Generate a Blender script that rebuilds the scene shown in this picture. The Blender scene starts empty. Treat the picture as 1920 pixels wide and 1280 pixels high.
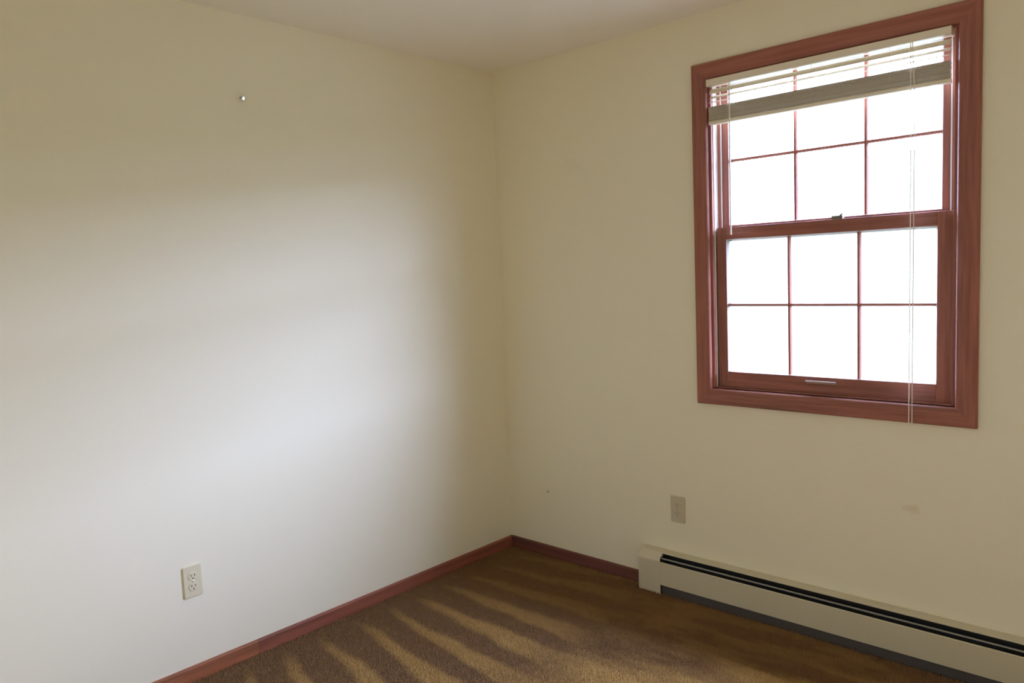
import bpy, math, random
import numpy as np
from mathutils import Matrix, Vector

scn = bpy.context.scene
col = scn.collection

# ----------------------------------------------------------------------------
# camera, world, sun, exposure
# ----------------------------------------------------------------------------
cam_d = bpy.data.cameras.new('camera')
cam = bpy.data.objects.new('camera', cam_d)
col.objects.link(cam)
scn.camera = cam
cam_d.sensor_width = 36.0
cam_d.lens = 1429.248 * 36.0 / 1920.0
cam_d.clip_start = 0.02
_r = Vector((0.73390261, 0.67799015, -0.04142836))
_u = Vector((-0.03065439, 0.09398772, 0.99510131))
_w = Vector((-0.67856264, 0.72903749, -0.0897612))
M = Matrix(((_r.x, _u.x, -_w.x, 2.6995), (_r.y, _u.y, -_w.y, -2.83711), (_r.z, _u.z, -_w.z, 1.42161), (0, 0, 0, 1)))
cam.matrix_world = M

SKY = (0.925, 1.095, 1.80)
SKY_STRENGTH = 41.0
EXPOSURE = 0.0

world = bpy.data.worlds.new('world')
scn.world = world
world.use_nodes = True
_bg = world.node_tree.nodes['Background']
_bg.inputs[0].default_value = (*SKY, 1)
# bright hazy sky, paler towards the horizon than overhead
_wt = world.node_tree
_tc = _wt.nodes.new('ShaderNodeTexCoord')
_sx = _wt.nodes.new('ShaderNodeSeparateXYZ')
_mx = _wt.nodes.new('ShaderNodeMath')
_mx.operation = 'MAXIMUM'
_mx.inputs[1].default_value = 0.0
_ma = _wt.nodes.new('ShaderNodeMath')
_ma.operation = 'MULTIPLY_ADD'
_ma.inputs[1].default_value = SKY_STRENGTH * -0.1
_ma.inputs[2].default_value = SKY_STRENGTH
_wt.links.new(_tc.outputs['Generated'], _sx.inputs[0])
_wt.links.new(_sx.outputs['Z'], _mx.inputs[0])
_wt.links.new(_mx.outputs[0], _ma.inputs[0])
_wt.links.new(_ma.outputs[0], _bg.inputs[1])

# the window opening as a sampling portal for the sky (gives no light of its own)
por_d = bpy.data.lights.new('sky_portal', 'AREA')
por_d.shape = 'RECTANGLE'
por_d.size, por_d.size_y = 0.90, 1.26
por_d.cycles.is_portal = True
por = bpy.data.objects.new('sky_portal', por_d)
col.objects.link(por)
por.location = (1.624, 0.155, 1.53)
por.rotation_euler = (math.radians(-90), 0, 0)   # faces -y, into the room

scn.view_settings.view_transform = 'Standard'
scn.view_settings.look = 'None'
scn.view_settings.gamma = 1.0
scn.view_settings.use_curve_mapping = False
scn.view_settings.exposure = EXPOSURE
scn.cycles.max_bounces = 24
scn.cycles.diffuse_bounces = 16
scn.cycles.transparent_max_bounces = 24
scn.cycles.caustics_reflective = False
scn.cycles.caustics_refractive = False
scn.cycles.use_denoising = True
scn.cycles.sample_clamp_indirect = 20.0

# ----------------------------------------------------------------------------
# helpers
# ----------------------------------------------------------------------------
ORG = {}


class MB:
    """collects shapes in world coordinates and links them as one mesh object"""
    def __init__(self):
        self.v, self.f = [], []

    def add(self, vs, fs):
        n = len(self.v)
        self.v += [tuple(p) for p in vs]
        self.f += [tuple(i + n for i in f) for f in fs]
        return self

    def box(self, x0, x1, y0, y1, z0, z1):
        vs = [(x, y, z) for x in (x0, x1) for y in (y0, y1) for z in (z0, z1)]
        return self.add(vs, [(0, 1, 3, 2), (4, 6, 7, 5), (0, 4, 5, 1), (2, 3, 7, 6), (0, 2, 6, 4), (1, 5, 7, 3)])

    def prism_x(self, prof, x0, x1):
        """closed (y, z) profile extruded along x"""
        n = len(prof)
        vs = [(x0, y, z) for y, z in prof] + [(x1, y, z) for y, z in prof]
        fs = [(i, (i + 1) % n, n + (i + 1) % n, n + i) for i in range(n)]
        fs += [tuple(range(n - 1, -1, -1)), tuple(range(n, 2 * n))]
        return self.add(vs, fs)

    def prism_y(self, prof, y0, y1):
        """closed (x, z) profile extruded along y"""
        n = len(prof)
        vs = [(x, y0, z) for x, z in prof] + [(x, y1, z) for x, z in prof]
        fs = [(i, (i + 1) % n, n + (i + 1) % n, n + i) for i in range(n)]
        fs += [tuple(range(n - 1, -1, -1)), tuple(range(n, 2 * n))]
        return self.add(vs, fs)

    def tube(self, pts, r, seg=8):
        """round tube along a chain of points"""
        pts = [Vector(p) for p in pts]
        rs = r if isinstance(r, (list, tuple)) else [r] * len(pts)
        rings = []
        for i, p in enumerate(pts):
            d = (pts[min(i + 1, len(pts) - 1)] - pts[max(i - 1, 0)]).normalized()
            a = d.orthogonal().normalized() if i == 0 else (rings_a - rings_a.dot(d) * d).normalized()
            rings_a = a
            b = d.cross(a)
            rings.append([p + rs[i] * (math.cos(t) * a + math.sin(t) * b)
                          for t in [2 * math.pi * k / seg for k in range(seg)]])
        vs = [q for ring in rings for q in ring]
        fs = []
        for i in range(len(pts) - 1):
            for k in range(seg):
                fs.append((i * seg + k, i * seg + (k + 1) % seg, (i + 1) * seg + (k + 1) % seg, (i + 1) * seg + k))
        fs += [tuple(range(seg - 1, -1, -1)), tuple(range((len(pts) - 1) * seg, len(pts) * seg))]
        return self.add(vs, fs)

    def lathe(self, base, axis, prof, seg=20):
        """(along, radius) profile turned about an axis"""
        base, axis = Vector(base), Vector(axis).normalized()
        a = axis.orthogonal().normalized()
        b = axis.cross(a)
        vs, fs = [], []
        for h, r in prof:
            vs += [base + h * axis + r * (math.cos(t) * a + math.sin(t) * b)
                   for t in [2 * math.pi * k / seg for k in range(seg)]]
        for i in range(len(prof) - 1):
            for k in range(seg):
                fs.append((i * seg + k, i * seg + (k + 1) % seg, (i + 1) * seg + (k + 1) % seg, (i + 1) * seg + k))
        fs += [tuple(range(seg - 1, -1, -1)), tuple(range((len(prof) - 1) * seg, len(prof) * seg))]
        return self.add(vs, fs)

    def side(self, rect, prof, which):
        """one mitred side of a rectangular frame; prof = closed list of (outward, y)"""
        x0, x1, z0, z1 = rect

        def corner(w, y, cx, cz):
            return (x0 - w if cx == 0 else x1 + w, y, z0 - w if cz == 0 else z1 + w)
        ends = {'left': ((0, 0), (0, 1)), 'right': ((1, 0), (1, 1)), 'bottom': ((0, 0), (1, 0)), 'top': ((0, 1), (1, 1))}[which]
        n = len(prof)
        vs = [corner(w, y, *ends[0]) for w, y in prof] + [corner(w, y, *ends[1]) for w, y in prof]
        fs = [(i, (i + 1) % n, n + (i + 1) % n, n + i) for i in range(n)]
        fs += [tuple(range(n - 1, -1, -1)), tuple(range(n, 2 * n))]
        return self.add(vs, fs)

    def build(self, name, mat, parent=None, bevel=0.0, smooth=False, seg=2):
        o_ = ORG.get(parent, Vector((0, 0, 0)))
        me = bpy.data.meshes.new(name)
        me.from_pydata([(x - o_[0], y - o_[1], z - o_[2]) for x, y, z in self.v], [], self.f)
        import bmesh
        bm = bmesh.new()
        bm.from_mesh(me)
        bmesh.ops.recalc_face_normals(bm, faces=bm.faces)
        if bevel > 0:
            bmesh.ops.bevel(bm, geom=[e for e in bm.edges if len(e.link_faces) == 2 and e.calc_face_angle(0) > 0.6],
                            offset=bevel, segments=seg, affect='EDGES', profile=0.5, clamp_overlap=True)
        bm.to_mesh(me)
        bm.free()
        if smooth:
            me.shade_smooth()
        me.materials.append(mat)
        o = bpy.data.objects.new(name, me)
        col.objects.link(o)
        if parent is not None:
            o.parent = parent
        ORG[o] = o_
        return o


def tag(o, label, cat, kind=None, group=None):
    o['label'] = label
    o['category'] = cat
    if kind:
        o['kind'] = kind
    if group:
        o['group'] = group
    return o


def empty(name, loc, parent=None):
    o = bpy.data.objects.new(name, None)
    o.empty_display_size = 0.05
    col.objects.link(o)
    base = ORG.get(parent, Vector((0, 0, 0)))
    o.location = Vector(loc) - Vector(base)
    if parent is not None:
        o.parent = parent
    ORG[o] = Vector(loc)
    return o


class NT:
    """small node-tree writer"""
    def __init__(self, name):
        self.m = bpy.data.materials.new(name)
        self.m.use_nodes = True
        self.t = self.m.node_tree
        self.b = self.t.nodes['Principled BSDF']
        self._pos = None

    def n(self, typ, **kw):
        nd = self.t.nodes.new(typ)
        for k, v in kw.items():
            setattr(nd, k, v)
        return nd

    def link(self, a, b):
        self.t.links.new(a, b)

    def pos(self):
        if self._pos is None:
            self._pos = self.n('ShaderNodeNewGeometry').outputs['Position']
        return self._pos

    def math(self, op, a, b=None, c=None):
        nd = self.n('ShaderNodeMath', operation=op)
        for i, x in enumerate((a, b, c)):
            if x is None:
                continue
            if isinstance(x, (int, float)):
                nd.inputs[i].default_value = x
            else:
                self.link(x, nd.inputs[i])
        return nd.outputs[0]

    def scaled(self, s, off=(0, 0, 0)):
        mp = self.n('ShaderNodeMapping')
        self.link(self.pos(), mp.inputs[0])
        mp.inputs['Scale'].default_value = s
        mp.inputs['Location'].default_value = off
        return mp.outputs[0]

    def noise(self, s, scale=1.0, detail=3.0, rough=0.55, off=(0, 0, 0)):
        nd = self.n('ShaderNodeTexNoise')
        self.link(self.scaled(s, off), nd.inputs['Vector'])
        nd.inputs['Scale'].default_value = scale
        nd.inputs['Detail'].default_value = detail
        nd.inputs['Roughness'].default_value = rough
        return nd.outputs['Fac']

    def ramp(self, fac, stops):
        nd = self.n('ShaderNodeValToRGB')
        el = nd.color_ramp.elements
        while len(el) < len(stops):
            el.new(0.5)
        for e, (p, c) in zip(el, stops):
            e.position = p
            e.color = (*c, 1) if len(c) == 3 else c
        self.link(fac, nd.inputs[0])
        return nd.outputs[0]

    def mix(self, fac, a, b, blend='MIX'):
        nd = self.n('ShaderNodeMix', data_type='RGBA', blend_type=blend)
        for sock, x in ((nd.inputs[0], fac), (nd.inputs[6], a), (nd.inputs[7], b)):
            if isinstance(x, (int, float)):
                sock.default_value = x
            elif isinstance(x, tuple):
                sock.default_value = (*x, 1) if len(x) == 3 else x
            else:
                self.link(x, sock)
        return nd.outputs[2]

    def sep(self):
        nd = self.n('ShaderNodeSeparateXYZ')
        self.link(self.pos(), nd.inputs[0])
        return nd.outputs

    def maprange(self, v, a, b, c=0.0, d=1.0, smooth=True):
        nd = self.n('ShaderNodeMapRange')
        nd.interpolation_type = 'SMOOTHSTEP' if smooth else 'LINEAR'
        self.link(v, nd.inputs[0])
        for i, x in zip((1, 2, 3, 4), (a, b, c, d)):
            nd.inputs[i].default_value = x
        return nd.outputs[0]

    def bump(self, h, strength, dist):
        nd = self.n('ShaderNodeBump')
        nd.inputs['Strength'].default_value = strength
        nd.inputs['Distance'].default_value = dist
        self.link(h, nd.inputs['Height'])
        self.link(nd.outputs[0], self.b.inputs['Normal'])

    def color(self, c):
        if isinstance(c, tuple):
            self.b.inputs['Base Color'].default_value = (*c, 1)
        else:
            self.link(c, self.b.inputs['Base Color'])

    def set(self, rough=0.5, metal=0.0, spec=0.5):
        self.b.inputs['Roughness'].default_value = rough
        self.b.inputs['Metallic'].default_value = metal
        self.b.inputs['Specular IOR Level'].default_value = spec
        return self


WALL = (0.87, 0.82, 0.63)
CEIL = (0.90, 0.855, 0.77)


def paint(name, base, marks=(), stipple=0.25):
    k = NT(name)
    n1 = k.noise((1, 1, 1), 2.2, 2)
    c = k.mix(k.math('MULTIPLY', n1, 0.10), base, tuple(x * 0.80 for x in base))
    n2 = k.noise((1, 1, 1), 160, 2)
    c = k.mix(k.maprange(n2, 0.35, 0.75, 0.0, 0.07), c, tuple(min(1, x * 0.82) for x in base))
    for (px, py, pz), rad, stretch, colr, amt in marks:
        s = tuple(1.0 / (rad * st) for st in stretch)
        mp = k.n('ShaderNodeVectorMath', operation='SUBTRACT')
        k.link(k.pos(), mp.inputs[0])
        mp.inputs[1].default_value = (px, py, pz)
        ml = k.n('ShaderNodeVectorMath', operation='MULTIPLY')
        k.link(mp.outputs[0], ml.inputs[0])
        ml.inputs[1].default_value = s
        ln = k.n('ShaderNodeVectorMath', operation='LENGTH')
        k.link(ml.outputs[0], ln.inputs[0])
        nz = k.noise((1, 1, 1), 0.9 / rad, 3)
        d = k.math('ADD', ln.outputs['Value'], k.math('MULTIPLY', k.math('SUBTRACT', nz, 0.5), 1.6))
        c = k.mix(k.maprange(d, 0.2, 1.0, amt, 0.0), c, colr)
    k.color(c)
    k.bump(k.noise((1, 1, 1), 240, 3), stipple, 0.0006)
    return k.set(0.62, 0, 0.35).m


def wood(name, base, axis, dark=0.62):
    k = NT(name)
    s = {'x': (3, 60, 60), 'y': (60, 3, 60), 'z': (60, 60, 3)}[axis]
    g = k.noise(s, 1.0, 5, 0.6)
    g2 = k.noise(tuple(v * 0.22 for v in s), 1.0, 2, 0.5, (3.1, 1.7, 5.3))
    c = k.mix(k.maprange(g, 0.32, 0.68, 0, 1), tuple(x * dark for x in base), base)
    c = k.mix(k.maprange(g2, 0.35, 0.7, 0, 0.5), c, (base[0] * 1.2, base[1] * 1.02, base[2] * 0.85))
    k.color(c)
    k.bump(g, 0.12, 0.0008)
    return k.set(0.58, 0, 0.30).m


def plain(name, c, rough=0.5, metal=0.0, spec=0.5, var=0.06, scale=40):
    k = NT(name)
    n = k.noise((1, 1, 1), scale, 2)
    k.color(k.mix(k.math('MULTIPLY', n, var * 2), c, tuple(x * 0.75 for x in c)))
    return k.set(rough, metal, spec).m


RED = (0.370, 0.148, 0.112)
mat_wall_left = paint('cream_wall_paint', WALL)
mat_wall_right = paint('cream_wall_paint_marked', WALL, marks=[
    ((1.930, 0, 0.541), 0.030, (1.25, 1, 0.7), (0.60, 0.46, 0.24), 0.32),
    ((0.265, 0, 0.322), 0.012, (1.4, 1, 0.7), (0.42, 0.33, 0.22), 0.6),
    ((0.480, 0, 1.905), 0.060, (1.3, 1, 0.8), (0.70, 0.62, 0.46), 0.20),
])
mat_ceiling = paint('ceiling_paint', CEIL, stipple=0.5)
mat_wood_x = wood('red_stained_wood_level', RED, 'x')
mat_wood_z = wood('red_stained_wood_upright', RED, 'z')
mat_wood_y = wood('red_stained_wood_along', (0.37, 0.134, 0.062), 'y')
mat_wood_y2 = wood('red_stained_wood_along_darker', (0.30, 0.103, 0.062), 'y')
mat_wood_shaded = wood('red_stained_wood_shaded', (0.19, 0.072, 0.055), 'x')  # same wood as the other boards; the corner's shade is put into the colour
mat_vinyl = plain('white_vinyl', (0.78, 0.76, 0.72), 0.4)
mat_bead = plain('grey_glazing_bead', (0.46, 0.44, 0.40), 0.5)
mat_blind = plain('cream_blind_enamel', (0.82, 0.74, 0.59), 0.35)
mat_cord = plain('white_cord', (0.85, 0.80, 0.68), 0.7)
mat_plate = plain('ivory_plastic', (0.74, 0.67, 0.46), 0.35)
mat_plate_dim = plain('almond_plastic', (0.60, 0.54, 0.38), 0.4)
mat_slot = plain('dark_slot', (0.05, 0.045, 0.035), 0.7)
mat_enamel = plain('beige_heater_enamel', (0.62, 0.565, 0.40), 0.38, 0, 0.5, 0.05, 12)
mat_cavity = plain('heater_cavity_shade', (0.030, 0.031, 0.032), 0.6)  # near-black: shade inside the heater put into the colour
mat_damper = plain('grey_damper_steel', (0.30, 0.29, 0.26), 0.45, 0.3)
mat_fin = plain('aluminium_fins', (0.35, 0.35, 0.35), 0.4, 0.9)
mat_copper = plain('copper_pipe', (0.45, 0.22, 0.12), 0.4, 0.9)
mat_steel = plain('bright_screw_steel', (0.90, 0.92, 0.88), 0.22, 0.9)
mat_bronze = plain('bronze_hardware', (0.52, 0.40, 0.33), 0.28, 0.75)
mat_darklock = plain('dark_bronze_lock', (0.20, 0.18, 0.15), 0.4, 0.5)


def lawn_material():
    k = NT('lawn_and_added_bank')
    x, y, z = k.sep()
    near = k.mix(k.noise((1, 1, 1), 1.5, 2), (0.085, 0.085, 0.058), (0.12, 0.118, 0.085))
    k.color(k.mix(k.maprange(y, 6.0, 10.0), near, (0.060, 0.066, 0.040)))  # darker on the added bank, so it sends less light in
    return k.set(0.9, 0, 0.2).m


mat_lawn = lawn_material()



def glass_material():
    m = bpy.data.materials.new('window_glass')
    m.use_nodes = True
    t = m.node_tree
    t.nodes.clear()
    out = t.nodes.new('ShaderNodeOutputMaterial')
    mx = t.nodes.new('ShaderNodeMixShader')
    tr = t.nodes.new('ShaderNodeBsdfTransparent')
    tr.inputs[0].default_value = (0.95, 0.97, 0.96, 1)
    gl = t.nodes.new('ShaderNodeBsdfGlossy')
    gl.inputs['Roughness'].default_value = 0.02
    fr = t.nodes.new('ShaderNodeFresnel')
    fr.inputs[0].default_value = 1.45
    # un-bent pane: only the face turned to the ray reflects (both faces' share), the far face lets it out
    ge = t.nodes.new('ShaderNodeNewGeometry')
    inv = t.nodes.new('ShaderNodeMath')
    inv.operation = 'MULTIPLY_ADD'
    inv.inputs[1].default_value = -1.7
    inv.inputs[2].default_value = 1.7
    mu = t.nodes.new('ShaderNodeMath')
    mu.operation = 'MULTIPLY'
    mu.use_clamp = True
    t.links.new(ge.outputs['Backfacing'], inv.inputs[0])
    t.links.new(fr.outputs[0], mu.inputs[0])
    t.links.new(inv.outputs[0], mu.inputs[1])
    t.links.new(mu.outputs[0], mx.inputs[0])
    t.links.new(tr.outputs[0], mx.inputs[1])
    t.links.new(gl.outputs[0], mx.inputs[2])
    t.links.new(mx.outputs[0], out.inputs[0])
    return m


mat_glass = glass_material()


def carpet_material():
    """brown carpet; the pile lies in fanned vacuum strokes that run away from the left wall"""
    k = NT('brown_carpet')
    x, y, z = k.sep()
    ang = k.math('ARCTAN2', k.math('ADD', y, 0.62), k.math('ADD', x, 2.7))
    wob = k.math('MULTIPLY', k.math('SUBTRACT', k.noise((1, 1, 1), 3.0, 2), 0.5), 0.030)
    ph = k.math('ADD', k.math('MULTIPLY', k.math('ADD', ang, wob), 2 * math.pi / 0.0563), 0.22)
    wave = k.math('SINE', ph)
    # the light stroke is a narrow wedge at the wall and widens out into the room
    thr = k.maprange(x, 0.10, 0.85, 0.95, -0.15, False)
    d = k.math('SUBTRACT', wave, thr)
    stripe = k.maprange(d, -0.55, 0.55)
    fade = k.math('MULTIPLY', k.maprange(x, 0.06, 0.22), k.maprange(x, 0.72, 1.05, 1.0, 0.0))
    fade = k.math('MULTIPLY', fade, k.maprange(y, -0.28, -0.75, 0.30, 0.90))
    # further out: crossing strokes
    n = k.noise((2.2, 9.0, 1), 1.0, 3, 0.6, (0.3, 0.4, 0))
    broad = k.maprange(n, 0.42, 0.60)
    # lighter colour in the middle of the room, darker along the heater
    edge = k.math('SUBTRACT', k.math('ADD', k.math('MULTIPLY', x, 0.48), -1.12), y)
    mid = k.maprange(k.math('ADD', edge, k.math('MULTIPLY', k.math('SUBTRACT', n, 0.5), 0.5)), -0.05, 0.16)
    far = k.math('MULTIPLY', k.math('ADD', k.math('MULTIPLY', mid, 0.75), k.math('MULTIPLY', broad, 0.32)), k.maprange(x, 0.80, 1.15))
    fac = k.math('ADD', k.math('MULTIPLY', stripe, fade), far)
    mott = k.noise((1, 1, 0), 22, 3, 0.6, (2, 7, 0))
    fac = k.math('ADD', fac, k.math('MULTIPLY', k.math('SUBTRACT', mott, 0.5), 0.55))
    fac = k.math('MINIMUM', k.math('MAXIMUM', fac, 0.0), 1.0)
    c = k.mix(fac, CARPET_DARK, CARPET_LIGHT)
    # tuft-to-tuft variation: golden, olive and rusty yarns
    t = k.noise((1, 1, 0), 130, 1)
    c = k.mix(k.maprange(t, 0.45, 0.72, 0, 0.55), c, k.mix(fac, (0.22, 0.100, 0.050), (0.37, 0.17, 0.065)))
    t2 = k.noise((1, 1, 0), 70, 2, 0.5, (5, 2, 0))
    c = k.mix(k.maprange(t2, 0.50, 0.75, 0, 0.6), c, k.mix(fac, (0.20, 0.140, 0.045), (0.42, 0.29, 0.075)))
    k.color(c)
    k.bump(k.noise((1, 1, 1), 300, 2), 0.6, 0.002)
    return k.set(0.95, 0, 0.1).m


CARPET_DARK = (0.250, 0.142, 0.068)
CARPET_LIGHT = (0.520, 0.325, 0.115)
mat_carpet = carpet_material()

# ----------------------------------------------------------------------------
# the room
# ----------------------------------------------------------------------------
RX, RY, H, T = 2.98, -3.06, 2.417, 0.15
FZ = -0.012                     # carpet backing; the pile tips reach z = 0
OX0, OX1, OZ0, OZ1 = 1.180, 2.067, 0.914, 2.152      # inner edge of the window casing

tag(MB().box(0, RX, RY, 0, FZ - 0.05, FZ).build('floor', mat_carpet),
    'brown carpeted floor with vacuum strokes', 'floor', 'structure')
tag(MB().box(-T, RX + T, RY - T, T, H, H + 0.12).build('ceiling', mat_ceiling),
    'flat cream ceiling above the two walls', 'ceiling', 'structure')
tag(MB().box(-T, 0, RY - T, T, FZ - 0.05, H).build('wall_left', mat_wall_left),
    'cream wall on the left with an outlet and a bright screw', 'wall', 'structure')
w = MB()
hx0, hx1, hz0, hz1 = OX0 - 0.012, OX1 + 0.012, OZ0 - 0.012, OZ1 + 0.012
zb = FZ - 0.05
rect_o = [(0, zb), (RX, zb), (RX, H), (0, H)]
rect_i = [(hx0, hz0), (hx1, hz0), (hx1, hz1), (hx0, hz1)]
vs = [(x, 0, z) for x, z in rect_o + rect_i] + [(x, T, z) for x, z in rect_o + rect_i]
fs = []
for i in range(4):
    j = (i + 1) % 4
    fs += [(i, j, 4 + j, 4 + i), (8 + i, 12 + i, 12 + j, 8 + j), (4 + i, 4 + j, 12 + j, 12 + i), (i, 8 + i, 8 + j, j)]
w.add(vs, fs)
tag(w.build('wall_right', mat_wall_right), 'cream wall on the right holding the window', 'wall', 'structure')
tag(MB().box(-T, RX + T, RY - T, RY, zb, H).build('wall_back', mat_wall_left),
    'cream wall behind the camera', 'wall', 'structure')
tag(MB().box(RX, RX + T, RY, T, zb, H).build('wall_side', mat_wall_left),
    'cream wall to the right of the camera', 'wall', 'structure')

# baseboards: flat stained boards with an eased top edge
HB = 0.047


def base_profile(t):
    return [(0.0, FZ), (t, FZ), (t, HB - 0.006), (t - 0.003, HB), (0.0, HB)]


bl = empty('baseboard_left', (0, -1.6, FZ))
tag(bl, 'red stained baseboard along the left wall, jointed boards', 'baseboard', 'structure')


def board_y(y0, y1, t, m, parent):
    prof = base_profile(t)
    n = len(prof)
    vs = [(x, y0, z) for x, z in prof] + [(x, y1, z) for x, z in prof]
    fs = [(i, (i + 1) % n, n + (i + 1) % n, n + i) for i in range(n)] + [tuple(range(n)), tuple(range(n, 2 * n))]
    return MB().add(vs, fs).build('board', m, parent)


board_y(-0.0005, -0.9995, 0.0105, mat_wood_y2, bl)
board_y(-1.0005, -1.4585, 0.0125, mat_wood_y2, bl)
board_y(-1.4595, RY + 0.002, 0.0125, mat_wood_y, bl)
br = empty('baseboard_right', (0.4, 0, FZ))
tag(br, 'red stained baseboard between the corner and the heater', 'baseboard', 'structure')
MB().prism_x([(-y, z) for y, z in base_profile(0.012)], 0.0125, 0.829).build('board', mat_wood_shaded, br)

# carpet pile: short standing tufts over the part of the floor in view
rng = np.random.default_rng(7)
pitch = 0.0058
gx, gy = np.meshgrid(np.arange(0.016, 2.75, pitch), np.arange(-2.15, -0.012, pitch))
px, py = gx.ravel(), gy.ravel()
# leave out what the frame cannot hold: only floor beyond the lower picture edge line, with a margin
keep = (py > -2.05 + 0.66 * px - 0.35) & ~((px > 0.83) & (py > -0.052))
px, py = px[keep], py[keep]
N = len(px)
px = px + rng.uniform(-0.0022, 0.0022, N)
py = py + rng.uniform(-0.0022, 0.0022, N)
px = np.maximum(px, 0.0165)
py = np.minimum(py, -0.0165)
hgt = rng.uniform(0.0085, 0.0135, N)
rad = rng.uniform(0.0026, 0.0036, N)
rot = rng.uniform(0, 2 * np.pi, N)
lx, ly = rng.normal(0, 0.0018, N), rng.normal(0, 0.0018, N)
V = np.zeros((N, 4, 3), dtype=np.float32)
for i in range(3):
    a = rot + i * 2 * np.pi / 3
    V[:, i, 0] = px + rad * np.cos(a)
    V[:, i, 1] = py + rad * np.sin(a)
    V[:, i, 2] = FZ - 0.001
V[:, 3, 0], V[:, 3, 1], V[:, 3, 2] = px + lx, py + ly, FZ + hgt
F = (np.arange(N)[:, None, None] * 4 + np.array([[0, 1, 3], [1, 2, 3], [2, 0, 3]])[None]).astype(np.int32)
me = bpy.data.meshes.new('carpet_pile')
me.vertices.add(N * 4)
me.vertices.foreach_set('co', V.ravel())
me.loops.add(N * 9)
me.loops.foreach_set('vertex_index', F.ravel())
me.polygons.add(N * 3)
me.polygons.foreach_set('loop_start', np.arange(0, N * 9, 3, dtype=np.int32))
me.update(calc_edges=True)
me.materials.append(mat_carpet)
pile = bpy.data.objects.new('carpet_pile', me)
col.objects.link(pile)
tag(pile, 'short brown carpet pile brushed in light and dark strokes', 'carpet', 'stuff')

# the yard outside the window
# level at first, then an added bank shaped to block the lowest sky light
yard = MB()
yprof = [(T + 0.02, -0.65), (9, -0.65), (14, -0.2), (20, 1.5), (27, 4.1), (32, 5.6), (38, 6.5), (60, 7.2), (60, -0.75), (T + 0.02, -0.75)]
yard.prism_x(yprof, -130, 130)
tag(yard.build('lawn', mat_lawn), 'dark lawn outside with an added bank that blocks low sky', 'lawn', 'structure')

# unseen overhang added outside to keep high sky light off the window trim
tag(MB().add([(-1.5, T + 0.001, 2.44), (5, T + 0.001, 2.44), (5, 0.60, 2.44), (-1.5, 0.60, 2.44),
              (-1.5, T + 0.001, 2.95), (5, T + 0.001, 2.95), (5, 0.60, 2.60), (-1.5, 0.60, 2.60)],
             [(0, 3, 2, 1), (4, 5, 6, 7), (0, 1, 5, 4), (1, 2, 6, 5), (2, 3, 7, 6), (3, 0, 4, 7)]).build('sky_blocker', mat_vinyl),
    'added pale overhang, unseen, blocking high sky above the window', 'sky blocker', 'structure')

# ----------------------------------------------------------------------------
# the window
# ----------------------------------------------------------------------------
win = empty('window_1', (1.6235, 0, OZ0))
tag(win, 'double hung window with red stained wood trim and twelve small panes', 'window', 'structure')
opening = (OX0, OX1, OZ0, OZ1)
cas = [(0.0, 0.0), (0.0, -0.012), (0.004, -0.0165), (0.010, -0.018), (0.060, -0.018), (0.065, -0.013), (0.065, 0.0)]
for s in ('left', 'right', 'bottom', 'top'):
    MB().side(opening, cas, s).build('casing', mat_wood_z if s in ('left', 'right') else mat_wood_x, win)
# jamb boards lining the opening, set back a little behind the casing edge
jrect = (OX0 + 0.004, OX1 - 0.004, OZ0 + 0.003, OZ1 - 0.003)
MB().box(OX0 + 0.004, OX1 - 0.004, 0.0010, 0.0225, OZ0 + 0.003, OZ0 + 0.0072).build('stop', mat_wood_x, win)
for s in ('left', 'right', 'bottom', 'top'):
    MB().side(jrect, [(0.0, 0.0005), (0.015, 0.0005), (0.015, T), (0.0, T)], s).build(
        'jamb', mat_wood_z if s in ('left', 'right') else mat_wood_x, win)
JX0, JX1, JZ0, JZ1 = jrect
# side tracks: vinyl liner, a front weatherstrip and a wooden parting strip with a white tip
for sx, x0, d in ((0, JX0, 1), (1, JX1, -1)):
    def bx(mb, a, b, y0, y1, z0, z1):
        xs = sorted((x0 + d * a, x0 + d * b))
        return mb.box(xs[0], xs[1], y0, y1, z0, z1)
    bx(MB(), 0.0, 0.003, 0.0225, 0.140, JZ0, JZ1).build('jamb_liner', mat_vinyl, win)
    bx(MB(), 0.0, 0.0075, 0.0, 0.012, JZ0, JZ1).build('stop', mat_wood_z, win)
    bx(MB(), 0.0, 0.0105, 0.0125, 0.0185, JZ0, JZ1).build('weatherstrip', mat_vinyl, win)
    bx(MB(), 0.003, 0.0165 if sx == 0 else 0.028, 0.0595, 0.0625, JZ0, JZ1).build('parting_strip', mat_wood_z, win)
    a = 0.0165 if sx == 0 else 0.028
    bx(MB(), a, a + 0.0045, 0.0585, 0.0625, JZ0, JZ1).build('weatherstrip', mat_vinyl, win)
MB().prism_x([(0.0005, JZ0), (0.058, JZ0), (0.15, JZ0), (0.16, JZ0 - 0.02), (0.16, JZ0 - 0.035), (0.15, JZ0 - 0.035)][:3] +
             [(0.15, JZ0 - 0.003), (0.0005, JZ0 - 0.003)], JX0, JX1).build('sill', mat_wood_x, win)


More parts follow.
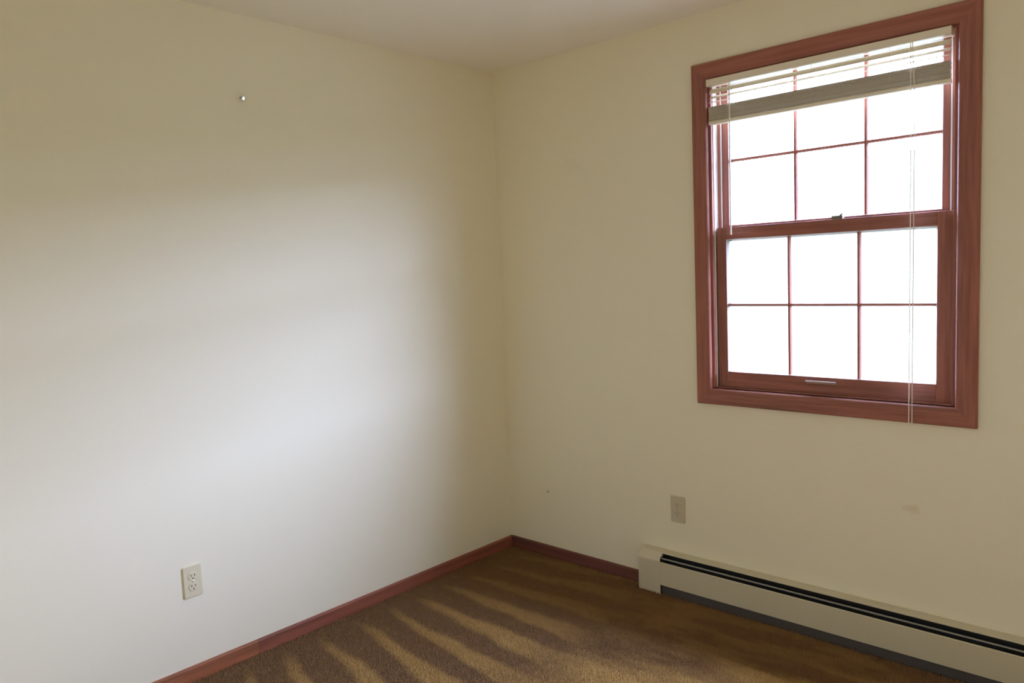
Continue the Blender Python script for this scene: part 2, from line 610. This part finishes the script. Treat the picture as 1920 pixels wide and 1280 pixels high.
def sash(name, rect, inner, y0, y1, bead_w, bead_mat_of, mx, mz):
    """rect = outer x0,x1,z0,z1; inner = clear wooden opening; grille of 2 uprights and 1 bar, six panes"""
    X0, X1, Z0, Z1 = rect
    a0, a1, b0, b1 = inner
    s = empty(name, ((X0 + X1) / 2, (y0 + y1) / 2, Z0), win)
    MB().box(X0, a0, y0, y1, Z0, Z1).build('stile', mat_wood_z, s, 0.0015)
    MB().box(a1, X1, y0, y1, Z0, Z1).build('stile', mat_wood_z, s, 0.0015)
    MB().box(a0, a1, y0, y1, Z0, b0).build('rail', mat_wood_x, s, 0.0015)
    MB().box(a0, a1, y0, y1, b1, Z1).build('rail', mat_wood_x, s, 0.0015)
    yg = y0 + 0.018
    g = (a0 + bead_w, a1 - bead_w, b0 + bead_w, b1 - bead_w)
    for side in ('left', 'right', 'bottom', 'top'):
        MB().side(g, [(0.0, yg - 0.001), (0.002, yg - 0.006), (bead_w, y0 + 0.003), (bead_w, y1 - 0.004), (0.0, yg + 0.012)], side).build(
            'glazing_bead', bead_mat_of[side], s)
    ym = yg - 0.004
    vw, hw = 0.0155, 0.0135
    gb, gt = g[2] - 0.005, g[3] + 0.005
    for x in mx:
        MB().add([(x - vw / 2, ym, gb), (x - vw / 2 + .004, ym - .008, gb), (x + vw / 2 - .004, ym - .008, gb), (x + vw / 2, ym, gb),
                  (x - vw / 2, ym, gt), (x - vw / 2 + .004, ym - .008, gt), (x + vw / 2 - .004, ym - .008, gt), (x + vw / 2, ym, gt)],
                 [(0, 1, 5, 4), (1, 2, 6, 5), (2, 3, 7, 6), (3, 0, 4, 7), (0, 3, 2, 1), (4, 5, 6, 7)]).build('muntin', mat_wood_z, s)
    MB().prism_x([(ym, mz - hw / 2), (ym - .0085, mz - hw / 2 + .0035), (ym - .0085, mz + hw / 2 - .0035), (ym, mz + hw / 2)],
                 g[0] - .005, g[1] + .005).build('muntin', mat_wood_x, s)
    xs = [g[0] - 0.004] + list(mx) + [g[1] + 0.004]
    zs = [g[2] - 0.004, mz, g[3] + 0.004]
    for i in range(3):
        for j in range(2):
            MB().box(xs[i], xs[i + 1], yg, yg + 0.004, zs[j], zs[j + 1]).build('pane', mat_glass, s)
    return s


grey = dict(left=mat_bead, right=mat_bead, bottom=mat_bead, top=mat_bead)
low = sash('lower_sash', (1.1955, 2.0505, 0.9175, 1.567), (1.2365, 2.0015, 0.983, 1.519), 0.024, 0.058, 0.0075, grey,
           (1.490, 1.746), 1.2555)
upp = sash('upper_sash', (1.1955, 2.0435, 1.527, 2.1485), (1.2315, 2.0050, 1.576, 2.141), 0.064, 0.098, 0.0075,
           dict(grey, bottom=mat_vinyl), (1.501, 1.757), 1.8345)
# finger lift on the bottom rail: two short lips side by side
for xa, xb in ((1.559, 1.6145), (1.616, 1.6715)):
    MB().prism_x([(0.0245, 0.958), (0.0225, 0.958), (0.0215, 0.964), (0.010, 0.966), (0.008, 0.9645), (0.0065, 0.9665), (0.009, 0.9695), (0.0245, 0.9695)],
                 xa, xb).build('sash_lift', mat_bronze, low)
# lock on top of the meeting rail
MB().prism_x([(0.030, 1.566), (0.030, 1.574), (0.034, 1.580), (0.050, 1.580), (0.054, 1.574), (0.054, 1.566)], 1.650, 1.690).build(
    'sash_lock', mat_darklock, low, 0.001)
MB().tube([(1.678, 0.037, 1.578), (1.686, 0.030, 1.583), (1.694, 0.026, 1.585)], [0.004, 0.0035, 0.003]).build('lock_lever', mat_darklock, low)

# ----------------------------------------------------------------------------
# the blind, drawn up under the head of the window
# ----------------------------------------------------------------------------
BX0, BX1 = 1.1865, 2.0465
bld = empty('window_blind', (1.6165, -0.005, 1.973))
tag(bld, 'cream mini blind drawn up at the top of the window with cords hanging', 'blind')
# open U-shaped head rail
MB().prism_x([(-0.021, 2.123), (-0.021, 2.1475), (-0.0195, 2.149), (-0.0175, 2.1475), (-0.0175, 2.1255), (0.0155, 2.1255), (0.0155, 2.1475),
              (0.0175, 2.149), (0.019, 2.1475), (0.019, 2.123)], BX0, BX1).build('headrail', mat_blind, bld)
for x0, x1 in ((BX0 - 0.0015, BX0 + 0.001), (BX1 - 0.001, BX1 + 0.0015)):
    MB().box(x0, x1, -0.0225, 0.0195, 2.1215, 2.1485).build('end_cap', mat_blind, bld)


def slat(mb, z, tilt, x0=BX0 + 0.004, x1=BX1 - 0.004, wid=0.0255, crown=0.0016, th=0.0006):
    """curved thin slat: crowned section turned by tilt about x"""
    prof = []
    K = 6
    for i in range(K + 1):
        t = i / K - 0.5
        prof.append((t * wid, crown * (1 - 4 * t * t)))
    prof += [(a, b - th) for a, b in reversed(prof)]
    c, s = math.cos(tilt), math.sin(tilt)
    return mb.prism_x([(-0.001 + a * c - b * s, z + a * s + b * c) for a, b in prof], x0, x1)


for z, tl in ((2.1040, 52), (2.0810, 34), (2.0625, 20)):
    slat(MB(), z, math.radians(tl)).build('slat', mat_blind, bld)
st = MB()
random.seed(4)
zz = 1.9875
k = 0
while zz < 2.0430:
    slat(st, zz, math.radians(random.uniform(-1.5, 3.5)), BX0 + 0.004 + random.uniform(-.001, .001), BX1 - 0.004 + random.uniform(-.001, .001))
    zz += 0.00125
    k += 1
ss = st.build('slat_stack', mat_blind, bld)
ss['kind'] = 'stuff'
MB().prism_x([(-0.0135, 1.975), (-0.0135, 1.984), (-0.0115, 1.9865), (0.0095, 1.9865), (0.0115, 1.984), (0.0115, 1.975), (0.0095, 1.973), (-0.0115, 1.973)],
             BX0 + 0.002, BX1 - 0.002).build('bottom_rail', mat_blind, bld)
# ladder cords, front and back, at three places
for x in (1.342, 1.597, 1.862):
    for y in (-0.0150, 0.0130):
        MB().tube([(x, y, 2.124), (x, y, 2.05), (x, y, 1.976)], 0.0007, 6).build('ladder_cord', mat_cord, bld)
# tilt wand on the left with its hook
MB().tube([(1.2875, -0.0235, 2.126), (1.2875, -0.027, 2.121), (1.2875, -0.029, 2.112)], 0.0018, 8).build('wand_hook', mat_steel, bld)
MB().tube([(1.2872, -0.029, 2.114), (1.2860, -0.029, 1.85), (1.2845, -0.029, 1.552), (1.2845, -0.029, 1.535)],
          [0.0030, 0.0030, 0.0030, 0.0042], 6).build('tilt_wand', plain('clear_wand_plastic', (0.74, 0.74, 0.62), 0.2), bld)
# two lift cords on the right, hanging in front of the lower sash
for i, xa in enumerate((1.9305, 1.9415)):
    pts = [(1.93 + i * 0.004, -0.0235, 2.127), (1.93 + i * 0.006, -0.0265, 2.118)]
    for t in range(1, 9):
        f = t / 8
        pts.append((xa + 0.0012 * math.sin(3.5 * f + i), -0.0262, 2.118 - f * (2.118 - 0.843)))
    MB().tube(pts, 0.0017, 6).build('lift_cord', mat_cord, bld)

# ----------------------------------------------------------------------------
# wall outlets
# ----------------------------------------------------------------------------


def outlet(name, label, loc, nrm, mp, ms):
    """duplex receptacle with its cover plate; loc = centre on the wall, nrm = into the room"""
    root = empty(name, loc)
    tag(root, label, 'outlet', group='wall outlets')
    n = Vector(nrm)
    z = Vector((0, 0, 1))
    h = z.cross(n)

    def P(a, b, c):
        return Vector(loc) + a * h + b * z + c * n

    def slab(w, ht, d0, d1, chamfer, cx=0.0, cz=0.0, shrink=0.0, rnd=0.0):
        pts = []
        if rnd:
            for i in range(24):
                t = 2 * math.pi * i / 24
                a, b = w * math.cos(t), w * math.sin(t)
                pts.append((a, max(-ht, min(ht, b))))
        else:
            c_ = min(0.004, w * 0.5, ht * 0.5)
            pts = [(-w + c_, -ht), (w - c_, -ht), (w, -ht + c_), (w, ht - c_), (w - c_, ht), (-w + c_, ht), (-w, ht - c_), (-w, -ht + c_)]
        k_ = len(pts)
        rows = [(d0, 0.0), (d1 - chamfer, 0.0), (d1, shrink)]
        vs, fs = [], []
        for d, s in rows:
            for a, b in pts:
                vs.append(P(cx + a * (1 - s / w), cz + b * (1 - s / ht), d))
        for r in range(2):
            for i in range(k_):
                fs.append((r * k_ + i, r * k_ + (i + 1) % k_, (r + 1) * k_ + (i + 1) % k_, (r + 1) * k_ + i))
        fs += [tuple(range(k_ - 1, -1, -1)), tuple(range(2 * k_, 3 * k_))]
        return MB().add(vs, fs)
    slab(0.035, 0.0585, 0.0, 0.0058, 0.0025, shrink=0.0025).build('cover_plate', mp, root)
    for cz in (0.0195, -0.0195):
        r = slab(0.0172, 0.0142, 0.004, 0.0076, 0.0008, 0, cz, 0.0008, 1).build('receptacle', mp, root)
        for cx, hh in ((-0.0064, 0.0045), (0.0064, 0.0037)):
            slab(0.0013, hh, 0.0070, 0.0079, 0.0002, cx, cz + 0.0035, 0.0001).build('slot', ms, r)
        slab(0.0026, 0.0024, 0.0070, 0.0079, 0.0002, 0, cz - 0.0075, 0.0001, 1).build('ground_hole', ms, r)
    c_ = P(0, 0, 0.0050)
    MB().lathe(c_, n, [(0, 0.0034), (0.0014, 0.0034), (0.0020, 0.0022)], 12).build('screw', mat_steel, root)
    return root


outlet('wall_outlet', 'ivory duplex outlet on the bright left wall above the baseboard', (0, -1.6895, 0.3585), (1, 0, 0), mat_plate, mat_slot)
outlet('wall_outlet', 'dull almond outlet on the window wall above the heater end', (1.0035, 0, 0.3690), (0, -1, 0), mat_plate_dim,
       plain('brown_slot', (0.16, 0.11, 0.05), 0.7))

# ----------------------------------------------------------------------------
# bright screw in the left wall
# ----------------------------------------------------------------------------
sc = empty('wall_screw', (0, -1.3655, 2.1135))
tag(sc, 'small bright round headed screw standing out of the left wall', 'screw')
ax = Vector((0.95, 0.09, -0.29)).normalized()
p0 = Vector((-0.004, -1.3655, 2.1135))
MB().lathe(p0, ax, [(0, 0.0030), (0.020, 0.0030)], 12).build('shank', mat_darklock, sc)
MB().lathe(p0 + ax * 0.0185, ax,
           [(0.0, 0.0040), (0.0010, 0.0090), (0.0026, 0.0096), (0.0034, 0.0088), (0.0039, 0.0070), (0.0042, 0.0045), (0.0043, 0.0010)], 24).build(
    'head', mat_steel, sc, smooth=True)

# ----------------------------------------------------------------------------
# baseboard heater under the window
# ----------------------------------------------------------------------------
HX0, HX1 = 0.831, 2.94
ht = empty('baseboard_heater', (0.9, -0.03, FZ))
tag(ht, 'long beige baseboard heater under the window with a dark top slot', 'heater')
capw = 0.1105
x0, x1 = HX0 + capw, HX1 - capw
# back panel with the sloping hood in one sheet
MB().prism_x([(-0.0005, FZ + 0.004), (-0.0005, 0.1755), (-0.0035, 0.1775), (-0.0345, 0.1715), (-0.0365, 0.1685), (-0.0350, 0.1660), (-0.0330, 0.1690),
              (-0.0040, 0.1730), (-0.0030, FZ + 0.004)], x0 - 0.004, x1 + 0.004).build('back_panel', mat_enamel, ht)
MB().box(x0 - 0.003, x1 + 0.003, -0.0042, -0.0031, FZ + 0.004, 0.1690).box(
    x0 + 0.0002, x0 + 0.0012, -0.0575, -0.0045, FZ + 0.004, 0.1550).box(x0 + 0.0002, x0 + 0.0012, -0.0330, -0.0045, 0.1545, 0.1680).box(
    x1 - 0.0012, x1 - 0.0002, -0.0575, -0.0045, FZ + 0.004, 0.1550).build('cavity_shade', mat_cavity, ht)  # dark sheets added to stand for the shade inside the slot
# front panel: flat sheet, top edge curled inwards, bottom edge returned
MB().prism_x([(-0.0600, 0.0340), (-0.0600, 0.1330), (-0.0585, 0.1358), (-0.0555, 0.1362), (-0.0530, 0.1340), (-0.0540, 0.1325), (-0.0565, 0.1340),
              (-0.0586, 0.1325), (-0.0586, 0.0352), (-0.0520, 0.0352), (-0.0520, 0.0340)], x0 - 0.004, x1 + 0.004).build('front_panel', mat_enamel, ht)
# damper blade inside the slot
MB().prism_x([(-0.0530, 0.1500), (-0.0515, 0.1535), (-0.0440, 0.1520), (-0.0300, 0.1380), (-0.0305, 0.1370), (-0.0440, 0.1500), (-0.0505, 0.1515), (-0.0520, 0.1490)],
             x0 - 0.002, x1 + 0.002).build('damper', mat_damper, ht)
# heating element: copper pipe with closely spaced fins
MB().tube([(x0 - 0.05, -0.029, 0.075), (x1 + 0.05, -0.029, 0.075)], 0.011, 12).build('pipe', mat_copper, ht)
fb = MB()
xx = x0 + 0.02
while xx < x1 - 0.02:
    fb.box(xx, xx + 0.0006, -0.054, -0.006, 0.045, 0.105)
    xx += 0.009
ff = fb.build('heating_fins', mat_cavity, ht)
ff['kind'] = 'stuff'
MB().box(x0 - 0.002, x1 + 0.002, -0.0500, -0.0490, FZ, 0.032).build('kick_strip', plain('dark_kick_strip', (0.088, 0.078, 0.070), 0.55), ht)
# end caps wrap round the profile down to the carpet
capo = [(-0.0003, FZ), (-0.0003, 0.1775), (-0.0040, 0.1792), (-0.0350, 0.1735), (-0.0560, 0.1500), (-0.0612, 0.1400), (-0.0618, 0.1340), (-0.0618, FZ + 0.006), (-0.0600, FZ)]
for a, b in ((HX0, HX0 + capw), (HX1 - capw, HX1)):
    MB().prism_x(capo, a, b).build('end_cap', mat_enamel, ht, 0.0012)
